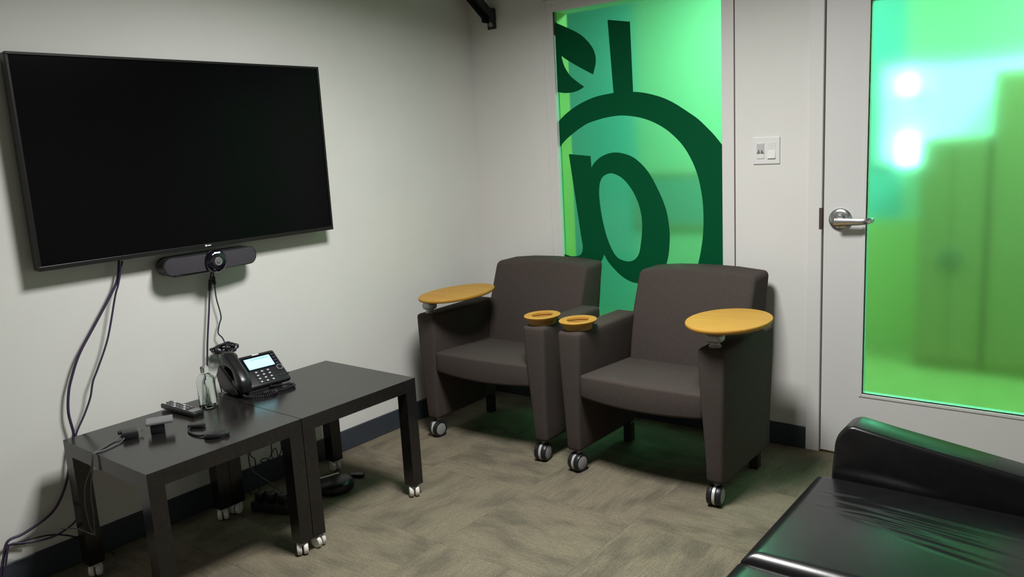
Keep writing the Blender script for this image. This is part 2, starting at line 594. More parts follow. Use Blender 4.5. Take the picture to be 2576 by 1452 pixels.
box(bm, (HX0, d0, HZ1), (HX1, d1, HZ1 + w), 0.002, 2)
obj('glazing_bead', bm, M['doorpaint'], dr)
obj('pane', Box((HX0 - 0.003, 0.017, HZ0 - 0.003), (HX1 + 0.003, 0.025, HZ1 + 0.003)), M['frost'], dr)
obj('strike_plate', Box((LX0 - 0.016, -0.0115, 0.967), (LX0 - 0.004, 0.002, 1.055), 0.001, 1), M['gap'], dr)
rot_y = Matrix.Rotation(PI / 2, 4, 'X')      # z axis to -y (into the room)
hd = obj('handle', lathe([(0, 0), (0.0455, 0), (0.0455, 0.006), (0.041, 0.011), (0.030, 0.013), (0.026, 0.013), (0.024, 0.018), (0.019, 0.021), (0.019, 0.032), (0, 0.032)], 40,
                         Matrix.Translation((1.924, 0.0, 1.008)) @ rot_y), M['metal'], dr, smooth='auto')
bm = bmesh.new()
P = [(1.915, -0.050, 1.001), (1.94, -0.051, 1.002), (1.98, -0.051, 1.003), (2.005, -0.051, 1.0035), (2.03, -0.049, 1.005), (2.047, -0.038, 1.008), (2.052, -0.024, 1.010)]
C = catmull(P, 4)
rg = []
for i, c in enumerate(C):
    t = (C[min(i + 1, len(C) - 1)] - C[max(i - 1, 0)]).normalized()
    s = t.cross(Vector((0, 0, 1))).normalized()
    hw, hh = 0.007, 0.0155 - 0.006 * i / len(C)
    rg.append([bm.verts.new(c + s * a * hw + Vector((0, 0, b * hh))) for a, b in ((-1, -.6), (-.5, -1), (.5, -1), (1, -.6), (1, .6), (.5, 1), (-.5, 1), (-1, .6))])
for a, b in zip(rg, rg[1:]):
    for k in range(8):
        bm.faces.new((a[k], a[(k + 1) % 8], b[(k + 1) % 8], b[k]))
bm.faces.new(rg[0][::-1])
bm.faces.new(rg[-1])
cyl(bm, 0.013, 0.030, 20, Matrix.Translation((1.924, -0.026, 1.003)) @ rot_y)
obj('lever', bm, M['metal'], hd, smooth='auto')
bm = bmesh.new()
cyl(bm, 0.007, 0.006, 16, Matrix.Translation((1.918, -0.010, 0.978)) @ rot_y)
obj('turn_button', bm, M['metal'], hd, smooth='auto')

# ------------------------------------------------------------------ corridor beyond the glass
CY = 1.95
struct('floor_corridor', Box((-2.2, T, -0.12), (4.6, CY, 0.0)), M['cfloor'])
struct('ceiling_corridor', Box((-2.2, T, 2.56), (4.6, CY + T, 2.66)), M['cwall'])
wc = struct('wall_corridor', Box((-2.2, CY + 0.002, -0.12), (4.6, CY + T, 2.66)), M['cwall'])
for xa, xb, mm in ((-2.2, -0.10, 'cteal'), (-0.10, 1.20, 'ccream'), (1.20, 1.72, 'cteal'), (1.72, 4.6, 'ccream')):
    obj('panel', Box((xa, CY - 0.004, 0.0), (xb, CY + 0.002, 2.56)), M[mm], wc)
obj('dado', Box((1.10, CY - 0.016, 0.0), (4.6, CY - 0.004, 0.80)), M['cdado'], wc)
struct('wall_corridor_left', Box((-2.3, T, -0.12), (-2.2, CY + T, 2.66)), M['cwall'])
struct('wall_corridor_right', Box((4.6, T, -0.12), (4.7, CY + T, 2.66)), M['cwall'])
w2 = bpy.data.objects.new('window_2', None)
COL.objects.link(w2)
tag(w2, kind='structure')
obj('pane', Box((1.60, CY - 0.012, 1.16), (2.60, CY - 0.004, 1.72)), M['litglass'], w2)
for lo, hi in (((1.57, CY - 0.03, 1.13), (2.63, CY, 1.16)), ((1.57, CY - 0.03, 1.72), (2.63, CY, 1.75)), ((1.57, CY - 0.03, 1.16), (1.60, CY, 1.72)), ((2.60, CY - 0.03, 1.16), (2.63, CY, 1.72))):
    obj('frame', Box(lo, hi), M['cwall'], w2)


def sconce(x, z, w, h, label):
    t = thing('wall_lamp', label, 'lamp', (x, CY - 0.014, z), 0, 'bright lamps in the corridor')
    obj('back_plate', Box((-w / 2 - 0.012, -0.015, -h / 2 - 0.012), (w / 2 + 0.012, 0.0, h / 2 + 0.012), 0.003, 1), M['cwall'], t)
    obj('diffuser', Box((-w / 2, -0.06, -h / 2), (w / 2, -0.015, h / 2), 0.015, 3), M['sconce'], t)


sconce(1.745, 1.600, 0.10, 0.11, 'upper, smaller white glowing lamp blurred behind the green door glass')
sconce(1.755, 1.225, 0.11, 0.19, 'lower, taller white glowing lamp blurred behind the green door glass')


def cabinet(x0, x1, y0, y1, z1, label, name='storage_cabinet', md='cab_door', mb='cab'):
    t = thing(name, label, 'cabinet', ((x0 + x1) / 2, (y0 + y1) / 2, 0.0))
    hx, hy = (x1 - x0) / 2, (y1 - y0) / 2
    obj('body', Box((-hx, -hy + 0.018, 0.0), (hx, hy, z1), 0.003, 1), M[mb], t)
    for s in (-1, 1):
        d = obj('door', Box((min(s * 0.002, s * hx * 0.985), -hy, 0.06), (max(s * 0.002, s * hx * 0.985), -hy + 0.017, z1 - 0.02), 0.003, 1), M[md], t)
        obj('knob', Box((s * 0.03 - 0.006, -hy - 0.02, z1 * 0.5 - 0.05), (s * 0.03 + 0.006, -hy, z1 * 0.5 + 0.05), 0.003, 1), M['alu'], d)
    return t


cabinet(1.905, 2.235, 1.50, 1.90, 1.285, 'shorter brown grey cabinet blurred behind the door glass, right of the lamps')
cabinet(2.245, 2.95, 1.50, 1.90, 1.615, 'taller brown grey cabinet blurred behind the door glass at its right edge')
t = thing('notice_board', 'dark slate board blurred behind the printed window glass, within the emblem ring', 'board', (0.22, CY, 0.74))
obj('panel', Box((-0.30, -0.020, 0.0), (0.30, 0.0, 0.36), 0.003, 1), M['teal'], t)
for lo, hi in (((-0.32, -0.028, -0.02), (-0.30, 0, 0.38)), ((0.30, -0.028, -0.02), (0.32, 0, 0.38)), ((-0.30, -0.028, -0.02), (0.30, 0, 0.0)), ((-0.30, -0.028, 0.36), (0.30, 0, 0.38))):
    obj('frame', Box(lo, hi), M['cab'], t)

# ------------------------------------------------------------------ armchairs


def caster(parent, x, y, rz):
    """twin wheel caster: two dark tyres, silver band between, grey hub caps"""
    t = bpy.data.objects.new('caster', None)
    COL.objects.link(t)
    t.parent = parent
    t.location = (x, y, 0)
    t.rotation_euler = (0, 0, rz)
    r = 0.0395
    ax = Matrix.Translation((0, 0, r)) @ Matrix.Rotation(PI / 2, 4, 'Y')
    for s in (-1, 1):
        a, b = (0.006, 0.027)
        pr = [(0.0, s * a), (0.036, s * a), (0.0395, s * (a + 0.004)), (0.0395, s * (b - 0.006)), (0.036, s * b), (0.029, s * b), (0.029, s * (b - 0.002)), (0, s * (b - 0.002))]
        obj('wheel', lathe(pr, 28, ax), M['plastic'], t, smooth='auto')
        pr = [(0, s * (b - 0.003)), (0.0285, s * (b - 0.003)), (0.0285, s * (b - 0.0005)), (0.024, s * (b + 0.001)), (0, s * (b + 0.0025))]
        obj('hub_cap', lathe(pr, 24, ax), M['hub'], t, smooth='auto')
    pr = [(0, -0.0055), (0.0380, -0.0055), (0.0380, 0.0055), (0, 0.0055)]
    obj('band', lathe(pr, 28, ax), M['silver'], t, smooth='auto')
    bm = bmesh.new()
    cyl(bm, 0.011, 0.022, 14, Matrix.Translation((0, 0.012, 0.074)))
    obj('stem', bm, M['alu'], t, smooth='auto')
    return t


def make_armchair(label, loc, rz, tablet_side, tcx, tcy, ta, tb_):
    """local axes: x to the viewer's right, y to the back, front of the arms at y = -0.36"""
    t = thing('armchair', label, 'armchair', loc, rz, 'tablet armchairs by the window')
    HW = 0.366
    # arm panels: slabs to near the floor whose front face narrows downwards
    for s in (-1, 1):
        bm = bmesh.new()
        prof = [(-0.360, 0.092), (-0.362, 0.30), (-0.366, 0.50), (-0.366, 0.612), (-0.14, 0.612), (0.10, 0.618), (0.115, 0.600), (0.118, 0.092)]
        rows = [(z, 0) for z in ()]
        # section widths over height (outer x, inner x)
        def wid(z):
            k = max(0.0, min(1.0, (z - 0.09) / 0.52))
            e = k * k * (3 - 2 * k)
            return (0.352 + 0.014 * e, 0.282 - 0.024 * e)
        zs = [0.092, 0.16, 0.25, 0.34, 0.43, 0.52, 0.575, 0.612]
        grid = []
        for z in zs:
            o_, i_ = wid(z)
            yf = -0.352 - 0.012 * min(1, (z - 0.09) / 0.35)
            yb = 0.118
            grid.append([bm.verts.new((s * o_, yf, z)), bm.verts.new((s * i_, yf, z)), bm.verts.new((s * i_, yb, z)), bm.verts.new((s * o_, yb, z))])
        for a, b in zip(grid, grid[1:]):
            for k in range(4):
                j = (k + 1) % 4
                bm.faces.new((a[k], a[j], b[j], b[k]))
        bm.faces.new(grid[0])
        bm.faces.new(grid[-1])
        bmesh.ops.recalc_face_normals(bm, faces=bm.faces[:])
        es = [e for e in bm.edges if e.calc_face_angle(0) > R(40)]
        bmesh.ops.bevel(bm, geom=es, offset=0.016, segments=4, profile=0.5, affect='EDGES')
        obj('arm', bm, M['fabric'], t, smooth='auto')
        caster(t, s * 0.312, -0.327, R(-8 if s < 0 else 6))
        obj('glide', Box((s * 0.30 - 0.02, 0.06, 0.0), (s * 0.30 + 0.02, 0.10, 0.094), 0.004, 1), M['plastic'], t)
    # seat cushion: bowed front, soft edges
    bm = bmesh.new()
    nx, ny = 14, 10
    top = [[None] * (ny + 1) for _ in range(nx + 1)]
    bot = [[None] * (ny + 1) for _ in range(nx + 1)]
    for i in range(nx + 1):
        u = -1 + 2 * i / nx
        x = u * 0.272
        for j in range(ny + 1):
            v = j / ny
            yf = -0.352 - 0.020 * (1 - u * u)
            y = yf + (0.085 - yf) * v
            crown = 0.010 * (1 - u ** 4) * math.sin(PI * min(1, v * 1.1 + 0.1))
            top[i][j] = bm.verts.new((x, y, 0.432 + crown - 0.02 * v))
            bot[i][j] = bm.verts.new((x, y, 0.335 - 0.012 * (1 - u * u) * (1 - v)))
    for i in range(nx):
        for j in range(ny):
            bm.faces.new((top[i][j], top[i + 1][j], top[i + 1][j + 1], top[i][j + 1]))
            bm.faces.new((bot[i][j], bot[i][j + 1], bot[i + 1][j + 1], bot[i + 1][j]))
        bm.faces.new((top[i][0], bot[i][0], bot[i + 1][0], top[i + 1][0]))
        bm.faces.new((top[i][ny], top[i + 1][ny], bot[i + 1][ny], bot[i][ny]))
    for j in range(ny):
        bm.faces.new((top[0][j], top[0][j + 1], bot[0][j + 1], bot[0][j]))
        bm.faces.new((top[nx][j], bot[nx][j], bot[nx][j + 1], top[nx][j + 1]))
    bmesh.ops.recalc_face_normals(bm, faces=bm.faces[:])
    es = [e for e in bm.edges if e.calc_face_angle(0) > R(50)]
    bmesh.ops.bevel(bm, geom=es, offset=0.012, segments=3, profile=0.5, affect='EDGES')
    obj('seat', bm, M['fabric'], t, smooth='auto')
    # leaning backrest with rounded top corners
    prof_w = []
    Wb, z0, z1 = 0.272, 0.40, 0.808
    rr = 0.05
    outline = [(-Wb + 0.012, z0), (Wb - 0.012, z0), (Wb, z0 + 0.2)]
    for k in range(7):
        a = k / 6 * PI / 2
        outline.append((Wb - rr * 0.55 + rr * 0.55 * math.cos(a), z1 - 0.012 - rr * 0.55 + rr * 0.55 * math.sin(a)))
    outline += [(Wb * 0.5, z1 - 0.003), (0, z1), (-Wb * 0.5, z1 - 0.003)]
    for k in range(7):
        a = PI / 2 + k / 6 * PI / 2
        outline.append((-Wb + rr * 0.55 + rr * 0.55 * math.cos(a), z1 - 0.012 - rr * 0.55 + rr * 0.55 * math.sin(a)))
    outline.append((-Wb, z0 + 0.2))

    def lean(z):
        k = (z - z0) / (z1 - z0)
        return 0.030 + 0.140 * k - 0.015 * math.sin(PI * k)
    bm = bmesh.new()
    fr = [bm.verts.new((x, lean(z) - 0.0, z)) for x, z in outline]
    bk = [bm.verts.new((x, max(lean(z) + 0.160, 0.26), z)) for x, z in outline]
    n = len(outline)
    ff = bm.faces.new(fr)
    fb = bm.faces.new(bk[::-1])
    for i in range(n):
        bm.faces.new((fr[i], bk[i], bk[(i + 1) % n], fr[(i + 1) % n]))
    bmesh.ops.recalc_face_normals(bm, faces=bm.faces[:])
    es = [e for e in bm.edges if e.calc_face_angle(0) > R(50)]
    bmesh.ops.bevel(bm, geom=es, offset=0.014, segments=3, profile=0.5, affect='EDGES')
    obj('backrest', bm, M['fabric'], t, smooth='auto')
    obj('cross_rail', Box((-0.285, -0.05, 0.285), (0.285, 0.08, 0.325), 0.004, 1), M['matte_black'], t)
    # oval writing tablet on one arm
    s = tablet_side
    tx = s * 0.312
    cx, cy = tcx, tcy
    pr = [(0.0, 0.682), (0.93, 0.682), (0.985, 0.6865), (1.0, 0.692), (1.0, 0.697), (0.99, 0.7), (0.0, 0.7)]
    bm = lathe(pr, 56)
    bmesh.ops.transform(bm, matrix=Matrix.Translation((cx, cy, 0)) @ Matrix.Diagonal((ta, tb_, 1, 1)), verts=bm.verts[:])
    tb = obj('tablet', bm, M['maple'], t, smooth='auto')
    bm = bmesh.new()
    pr = [(0, 0.674), (0.72, 0.674), (0.80, 0.683), (0, 0.683)]
    bm = lathe(pr, 40)
    bmesh.ops.transform(bm, matrix=Matrix.Translation((cx, cy, 0)) @ Matrix.Diagonal((ta * 0.55, tb_ * 0.55, 1, 1)), verts=bm.verts[:])
    obj('mounting_plate', bm, M['matte_black'], tb, smooth='auto')
    # pivot: low collar, rounded block and arm
    bm = lathe([(0, 0.611), (0.021, 0.611), (0.023, 0.614), (0.023, 0.619), (0.018, 0.624), (0.018, 0.634), (0, 0.634)], 28, Matrix.Translation((tx, -0.322, 0)))
    pv = obj('tablet_pivot', bm, M['alu'], t, smooth='auto')
    obj('pivot_block', Box((tx - 0.030, -0.350, 0.631), (tx + 0.032, -0.296, 0.667), 0.015, 4), M['alu'], pv, smooth='auto')
    bm = Prism([(-0.315, 0.640), (-0.315, 0.664), (-0.255, 0.677), (-0.175, 0.677), (-0.175, 0.668), (-0.245, 0.664)], tx - 0.016, tx + 0.016, 'x', 0.003, 2)
    obj('pivot_arm', bm, M['plastic'], pv)
    # ring cup holder on the other arm
    cx, cy = -tx, -0.285
    pr = [(0.047, 0.640), (0.047, 0.648), (0.049, 0.650), (0.080, 0.650), (0.082, 0.648), (0.079, 0.641), (0.074, 0.636), (0.052, 0.636)]
    bm = lathe(pr, 44, Matrix.Translation((cx, cy, 0)) @ Matrix.Diagonal((0.92, 1.08, 1, 1)), closed=True)
    ch = obj('cup_holder', bm, M['maple'], t, smooth='auto')
    pr = [(0, 0.610), (0.062, 0.610), (0.066, 0.616), (0.066, 0.636), (0.046, 0.636), (0.046, 0.6165), (0, 0.6165)]
    obj('cup_well', lathe(pr, 36, Matrix.Translation((cx, cy, 0)) @ Matrix.Diagonal((0.86, 1.0, 1, 1))), M['maple_edge'], ch, smooth='auto')
    return t


make_armchair('dark brown tablet armchair nearest the room corner, its oval tablet against the left wall', (0.556, -0.375, 0.0), R(1.6), -1, -0.233, -0.205, 0.140, 0.230)
make_armchair('dark brown tablet armchair beside the glazed door, its oval tablet on the right arm', (1.385, -0.385, 0.0), R(-0.3), 1, 0.326, -0.230, 0.149, 0.200)

# ------------------------------------------------------------------ low black tables on casters


def small_caster(parent, x, y, rz):
    t = bpy.data.objects.new('caster', None)
    COL.objects.link(t)
    t.parent = parent
    t.location = (x, y, 0)
    t.rotation_euler = (0, 0, rz)
    r = 0.0215
    ax = Matrix.Translation((0, -0.009, r)) @ Matrix.Rotation(PI / 2, 4, 'Y')
    for s in (-1, 1):
        pr = [(0, s * 0.003), (0.018, s * 0.003), (0.0215, s * 0.006), (0.0215, s * 0.015), (0.018, s * 0.0195), (0, s * 0.0195)]
        obj('wheel', lathe(pr, 20, ax), M['white_plastic'], t, smooth='auto')
    bm = bmesh.new()
    box(bm, (-0.018, -0.014, 0.030), (0.018, 0.016, 0.045), 0.005, 2)
    cyl(bm, 0.007, 0.010, 12, Matrix.Translation((0, 0.002, 0.040)))
    obj('housing', bm, M['white_plastic'], t, smooth='auto')


def side_table(label, x0, y0, w, d):
    t = thing('side_table', label, 'table', (x0 + w / 2, y0 + d / 2, 0), 0, 'low black tables under the television')
    hx, hy, H, L_ = w / 2, d / 2, 0.491, 0.052
    obj('tabletop', Box((-hx, -hy, H - 0.050), (hx, hy, H)), M['black_laminate'], t)
    for sx in (-1, 1):
        for sy in (-1, 1):
            x, y = sx * (hx - L_ / 2), sy * (hy - L_ / 2)
            obj('leg', Box((x - L_ / 2, y - L_ / 2, 0.048), (x + L_ / 2, y + L_ / 2, H - 0.050)), M['black_laminate'], t)
            small_caster(t, x, y - sy * 0.004, R(random.choice([55, 80, 30, 100])))
    return t


TX0 = 0.113
side_table('low black table nearest the chairs, the phone standing near its left seam', TX0, -1.2305 - 0.549, 0.55, 0.549)
side_table('low black table at the left, with remote, adapters and clear bottle on top', TX0, -2.331, 0.55, 0.549)

# ------------------------------------------------------------------ television
tv = thing('television', 'large black flat television hung on the left wall', 'television', (0.0, -1.6985, 1.053))
hw, hh = 0.608, 0.697
obj('cabinet', Box((0.030, -hw, 0), (0.070, hw, hh), 0.006, 2), M['bezel'], tv)
obj('screen', Box((0.0695, -hw + 0.010, 0.016), (0.0715, hw - 0.010, hh - 0.009)), M['screen'], tv)
bm = bmesh.new()
box(bm, (0.068, -hw, 0), (0.076, hw, 0.0155), 0.0015, 2)
box(bm, (0.068, -hw, hh - 0.009), (0.076, hw, hh), 0.0015, 2)
box(bm, (0.068, -hw, 0.0155), (0.076, -hw + 0.0095, hh - 0.009), 0.0015, 2)
box(bm, (0.068, hw - 0.0095, 0.0155), (0.076, hw, hh - 0.009), 0.0015, 2)
obj('bezel', bm, M['bezel'], tv)
obj('rear_housing', Box((0.014, -hw * 0.62, 0.06), (0.032, hw * 0.62, hh * 0.62), 0.006, 2), M['matte_black'], tv)
obj('wall_mount', Box((0.0, -0.22, 0.10), (0.016, 0.22, 0.45), 0.002, 1), M['steel_dark'], tv)
bm = bmesh.new()
box(bm, (0.0758, -0.014, 0.005), (0.0766, -0.007, 0.012))
box(bm, (0.0758, -0.005, 0.006), (0.0766, 0.010, 0.010))
obj('maker_mark', bm, M['logo_white'], tv)

# conference camera bar under the television
cb = thing('conference_camera', 'long dark camera and speaker bar with round lens, mounted under the television', 'camera', (0.0, -1.696, 0.966))
HWc, Hc = 0.198, 0.070


def pill(w, h, n=8):
    r = h / 2
    out = []
    for k in range(n + 1):
        a = -PI / 2 + PI * k / n
        out.append((w - r + r * math.cos(a), r + r * math.sin(a)))
    for k in range(n + 1):
        a = PI / 2 + PI * k / n
        out.append((-w + r + r * math.cos(a), r + r * math.sin(a)))
    return out


def bowed(poly, x0, x1, bow):
    bm = bmesh.new()
    a = [bm.verts.new((x0, y, z)) for y, z in poly]
    b = [bm.verts.new((x1 - bow * (y / HWc) ** 2, y, z)) for y, z in poly]
    n = len(poly)
    bm.faces.new(a[::-1])
    bm.faces.new(b)
    for i in range(n):
        bm.faces.new((a[i], a[(i + 1) % n], b[(i + 1) % n], b[i]))
    return bm


obj('body', bowed(pill(HWc, Hc), 0.030, 0.104, 0.022), M['matte_black'], cb, smooth='auto')
# cloth grille as a strip that follows the bowed front
bm = bmesh.new()
pts = [(y * 0.975, (z - Hc / 2) * 0.88 + Hc / 2) for y, z in pill(HWc, Hc, 10)]
nseg = 40
cols = []
for i in range(nseg + 1):
    y = -HWc * 0.985 + 2 * HWc * 0.985 * i / nseg
    r = Hc / 2 * 0.9
    dy = max(0, abs(y) - (HWc * 0.985 - r))
    h = math.sqrt(max(0.0, r * r - dy * dy))
    x = 0.105 - 0.022 * (y / HWc) ** 2
    cols.append([bm.verts.new((x, y, Hc / 2 - h)), bm.verts.new((x + 0.002, y, Hc / 2)), bm.verts.new((x, y, Hc / 2 + h))])
for a, b in zip(cols, cols[1:]):
    for k in range(2):
        bm.faces.new((a[k], b[k], b[k + 1], a[k + 1]))
bmesh.ops.remove_doubles(bm, verts=bm.verts[:], dist=1e-5)
r_ = bmesh.ops.extrude_face_region(bm, geom=bm.faces[:])
bmesh.ops.translate(bm, verts=[v for v in r_['geom'] if isinstance(v, bmesh.types.BMVert)], vec=(-0.004, 0, 0))
obj('grille', bm, M['grille'], cb, smooth='auto')
tox = Matrix.Rotation(PI / 2, 4, 'Y')
lm = Matrix.Translation((0.100, 0.0, Hc / 2)) @ tox
ln = obj('lens_housing', lathe([(0, 0), (0.044, 0), (0.045, 0.006), (0.044, 0.014), (0.039, 0.022), (0.030, 0.027), (0.024, 0.028), (0, 0.028)], 40, lm), M['lens'], cb, smooth='auto')
obj('lens', lathe([(0, 0.026), (0.0155, 0.026), (0.0165, 0.0285), (0.0145, 0.030), (0.0125, 0.0292), (0, 0.0292)], 28, lm), M['plastic_grey'], ln, smooth='auto')
obj('lens_centre', lathe([(0, 0.029), (0.009, 0.029), (0.008, 0.031), (0.005, 0.0322), (0, 0.0325)], 24, lm), M['lens_mid'], ln, smooth='auto')
for k in (-1, 0, 1):
    obj('status_light', Box((0.1215, k * 0.0085 - 0.0032, Hc / 2 + 0.0305), (0.1275, k * 0.0085 + 0.0032, Hc / 2 + 0.0355), 0.001, 1), M['led'], ln)
obj('bracket', Box((0.0, -0.055, 0.01), (0.032, 0.055, 0.062), 0.003, 1), M['steel_dark'], cb)
obj('underside_foot', Box((0.045, -0.16, -0.004), (0.092, 0.02, 0.004), 0.002, 1), M['matte_black'], cb)

# ------------------------------------------------------------------ wall switch plate
sw = thing('light_switch', 'white two gang switch plate on the wall between window and door', 'switch', (1.6165, 0.0, 1.296))
obj('plate', Box((-0.058, -0.006, -0.057), (0.058, 0.0, 0.057), 0.003, 2), M['switch_white'], sw)
sn = obj('sensor_switch', Box((-0.040, -0.009, -0.034), (-0.007, -0.005, 0.034), 0.002, 1), M['switch_white'], sw)
obj('sensor_window', Box((-0.038, -0.0105, -0.011), (-0.009, -0.008, 0.030), 0.002, 1), M['sensor_grey'], sn)
for s in (-1, 1):
    bm = bmesh.new()
    prism(bm, [(-0.0235 + s * 0.009 - 0.007, -0.011), (-0.0235 + s * 0.009 + 0.007, -0.011), (-0.0235 + s * 0.005, 0.006)], -0.0115, -0.0095, 'y')
    obj('button', bm, M['plastic_grey'], sn)
bm = Prism([(-0.006, -0.033), (-0.011, -0.033), (-0.006, 0.0), (-0.008, 0.033), (-0.005, 0.033)][:0] or [(-0.005, -0.033), (-0.0125, -0.033), (-0.0065, 0.002), (-0.0085, 0.033), (-0.005, 0.033)], 0.007, 0.040, 'x')
obj('rocker', bm, M['switch_white'], sw)

# ------------------------------------------------------------------ steel brace slanting from ceiling to the corner
br = thing('steel_brace', 'dark steel strut slanting down to the wall left of the window top', 'brace', (0.160, -0.002, 2.020))
dirv = Vector((-0.06, -0.50, 0.42)).normalized()
side = Vector((1, 0, 0))
nrm = dirv.cross(side).normalized()
mtx = Matrix((side.to_4d(), nrm.to_4d(), dirv.to_4d(), (0, 0, 0, 1))).transposed()
for i in range(3):
    mtx[3][i] = 0
mtx[3][3] = 1
mtx.translation = (0, -0.034, 0.042)
bm = bmesh.new()
box(bm, (-0.032, -0.002, -0.02), (0.032, 0.003, 0.615), 0.001, 1)
box(bm, (-0.032, -0.034, -0.02), (-0.028, 0.001, 0.615), 0.001, 1)
box(bm, (0.028, -0.034, -0.02), (0.032, 0.001, 0.615), 0.001, 1)
bmesh.ops.transform(bm, matrix=mtx, verts=bm.verts[:])
obj('channel', bm, M['steel_dark'], br)
bm = bmesh.new()
box(bm, (-0.028, -0.004, -0.045), (0.028, 0.0, 0.055), 0.001, 1)
box(bm, (-0.028, -0.050, -0.012), (-0.024, 0.0, 0.055), 0.001, 1)
box(bm, (0.024, -0.050, -0.012), (0.028, 0.0, 0.055), 0.001, 1)
obj('foot_bracket', bm, M['steel_dark'], br)
bm = bmesh.new()
cyl(bm, 0.013, 0.010, 6, Matrix.Translation((0.0, -0.004, -0.022)) @ rot_y)
obj('bolt', bm, M['alu'], br)

# ------------------------------------------------------------------ black leather sofa (facing the television)
sf = thing('sofa', 'black leather sofa at lower right in front of the glazed door', 'sofa', (2.56, -1.75, 0.0))
SX, SY = 2.56, -1.75


RIDGES = [(0.52, 0.70, 0.20, -0.10, 0.0035, 0.013), (0.46, 0.63, 0.22, -0.13, 0.0045, 0.014), (0.56, 0.56, 0.20, -0.16, 0.0045, 0.015),
          (0.40, 0.545, 0.18, -0.12, 0.004, 0.013), (0.50, 0.485, 0.18, -0.20, 0.0045, 0.014), (0.34, 0.67, 0.12, -0.05, 0.0025, 0.012),
          (0.20, 0.76, 0.07, 0.05, 0.0035, 0.012), (0.24, 0.60, 0.08, -0.02, 0.0025, 0.013), (0.60, 0.42, 0.15, -0.22, 0.0035, 0.014)]


def cushion(y0, y1, wrinkle):
    """soft leather cushion, local to the sofa; worn wrinkles run across the seat"""
    bm = bmesh.new()
    x0, x1 = 2.190 - SX, 2.84 - SX
    y0, y1 = y0 - SY, y1 - SY
    nx, ny = 80, 120
    rad = 0.045
    g = []
    for i in range(nx + 1):
        row = []
        for j in range(ny + 1):
            u, v = i / nx, j / ny
            x = x0 + (x1 - x0) * u
            y = y0 + (y1 - y0) * v
            z = 0.402 + 0.014 * math.sin(PI * min(1, max(0, u))) * math.sin(PI * v)
            # roll the rim down
            d = min(x - x0, (y - y0) * 1.0, (y1 - y) * 1.0)
            if d < rad:
                z -= rad - math.sqrt(max(0, rad * rad - (rad - d) ** 2))
            if wrinkle:
                for (ru, rv, rl, rs, ra, rw) in RIDGES:
                    du = u - ru
                    dv = v - rv - rs * du - 0.25 * du * du
                    z += 0.5 * ra * math.exp(-(du / rl) ** 2) * (math.exp(-(dv / rw) ** 2) - 0.8 * math.exp(-((dv + 1.6 * rw) / rw) ** 2))
            row.append(bm.verts.new((x, y, z)))
        g.append(row)
    for i in range(nx):
        for j in range(ny):
            bm.faces.new((g[i][j], g[i + 1][j], g[i + 1][j + 1], g[i][j + 1]))
    rim = [g[i][0] for i in range(nx + 1)] + [g[nx][j] for j in range(1, ny + 1)] + [g[i][ny] for i in range(nx - 1, -1, -1)] + [g[0][j] for j in range(ny - 1, 0, -1)]
    lo = [bm.verts.new((v.co.x, v.co.y, 0.262)) for v in rim]
    n = len(rim)
    for i in range(n):
        j = (i + 1) % n
        bm.faces.new((rim[i], lo[i], lo[j], rim[j]))
    bm.faces.new(lo)
    return bm


obj('seat_cushion', cushion(-1.700, -1.128, True), M['leather'], sf, smooth='auto')
obj('seat_cushion', cushion(-2.246, -1.704, False), M['leather'], sf, smooth='auto')
obj('base', Box((2.20 - SX, -2.36 - SY, 0.075), (3.02 - SX, -1.02 - SY, 0.262), 0.015, 3), M['leather'], sf, smooth='auto')


def sofa_arm(ya, yb):
    """side profile with a rounded front top corner, swept across the arm with soft long edges"""
    xf, xe, rx, rz = 2.226 - SX, 3.0 - SX, 0.055, 0.080

    def top(x):
        return 0.556 - 0.144 * (x - xf)
    line = [(xf + 0.004, 0.09), (xf, 0.25), (xf + 0.006, 0.40)]
    for k in range(11):
        a = PI - k / 10 * PI / 2
        line.append((xf + 0.012 + rx + rx * math.cos(a), top(xf + rx) - rz + rz * math.sin(a)))
    for k in range(1, 9):
        x = xf + 0.012 + rx + (xe - xf - 0.012 - rx) * k / 8
        line.append((x, top(x)))
    line.append((xe, 0.09))
    bm = bmesh.new()
    n = len(line)
    # inset sections across the width give the soft long edges
    secs = []
    for y, d in ((ya, 0.012), (ya + 0.002, 0.006), (ya + 0.006, 0.002), (ya + 0.013, 0.0), (yb - 0.020, 0.0), (yb - 0.009, 0.003), (yb - 0.003, 0.009), (yb, 0.018)):
        row = []
        for i, (x, z) in enumerate(line):
            p0, p1 = line[max(i - 1, 0)], line[min(i + 1, n - 1)]
            tx, tz = p1[0] - p0[0], p1[1] - p0[1]
            ln_ = math.hypot(tx, tz) or 1
            row.append(bm.verts.new((x + d * tz / ln_, y - SY, z - d * tx / ln_)))
        secs.append(row)
    for a, b in zip(secs, secs[1:]):
        for i in range(n - 1):
            bm.faces.new((a[i], a[i + 1], b[i + 1], b[i]))
        bm.faces.new((a[-1], a[0], b[0], b[-1]))
    bm.faces.new(secs[0])
    bm.faces.new(secs[-1][::-1])
    return bm


obj('arm', sofa_arm(-1.124, -1.006), M['leather'], sf, smooth='auto')
obj('arm', sofa_arm(-2.370, -2.252), M['leather'], sf, smooth='auto')
bm = Prism([(2.845 - SX, 0.25), (2.875 - SX, 0.70), (2.90 - SX, 0.725), (2.97 - SX, 0.725), (3.00 - SX, 0.70), (3.02 - SX, 0.08), (2.86 - SX, 0.08)], -2.24 - SY, -1.135 - SY, 'y', 0.02, 3)
obj('backrest', bm, M['leather'], sf, smooth='auto')
for sx, sy in ((2.26, -1.10), (2.26, -2.30), (2.95, -1.10), (2.95, -2.30)):
    bm = bmesh.new()
    cyl(bm, 0.022, 0.078, 16, Matrix.Translation((sx - SX, sy - SY, 0)), 0.028)
    obj('leg', bm, M['matte_black'], sf, smooth='auto')

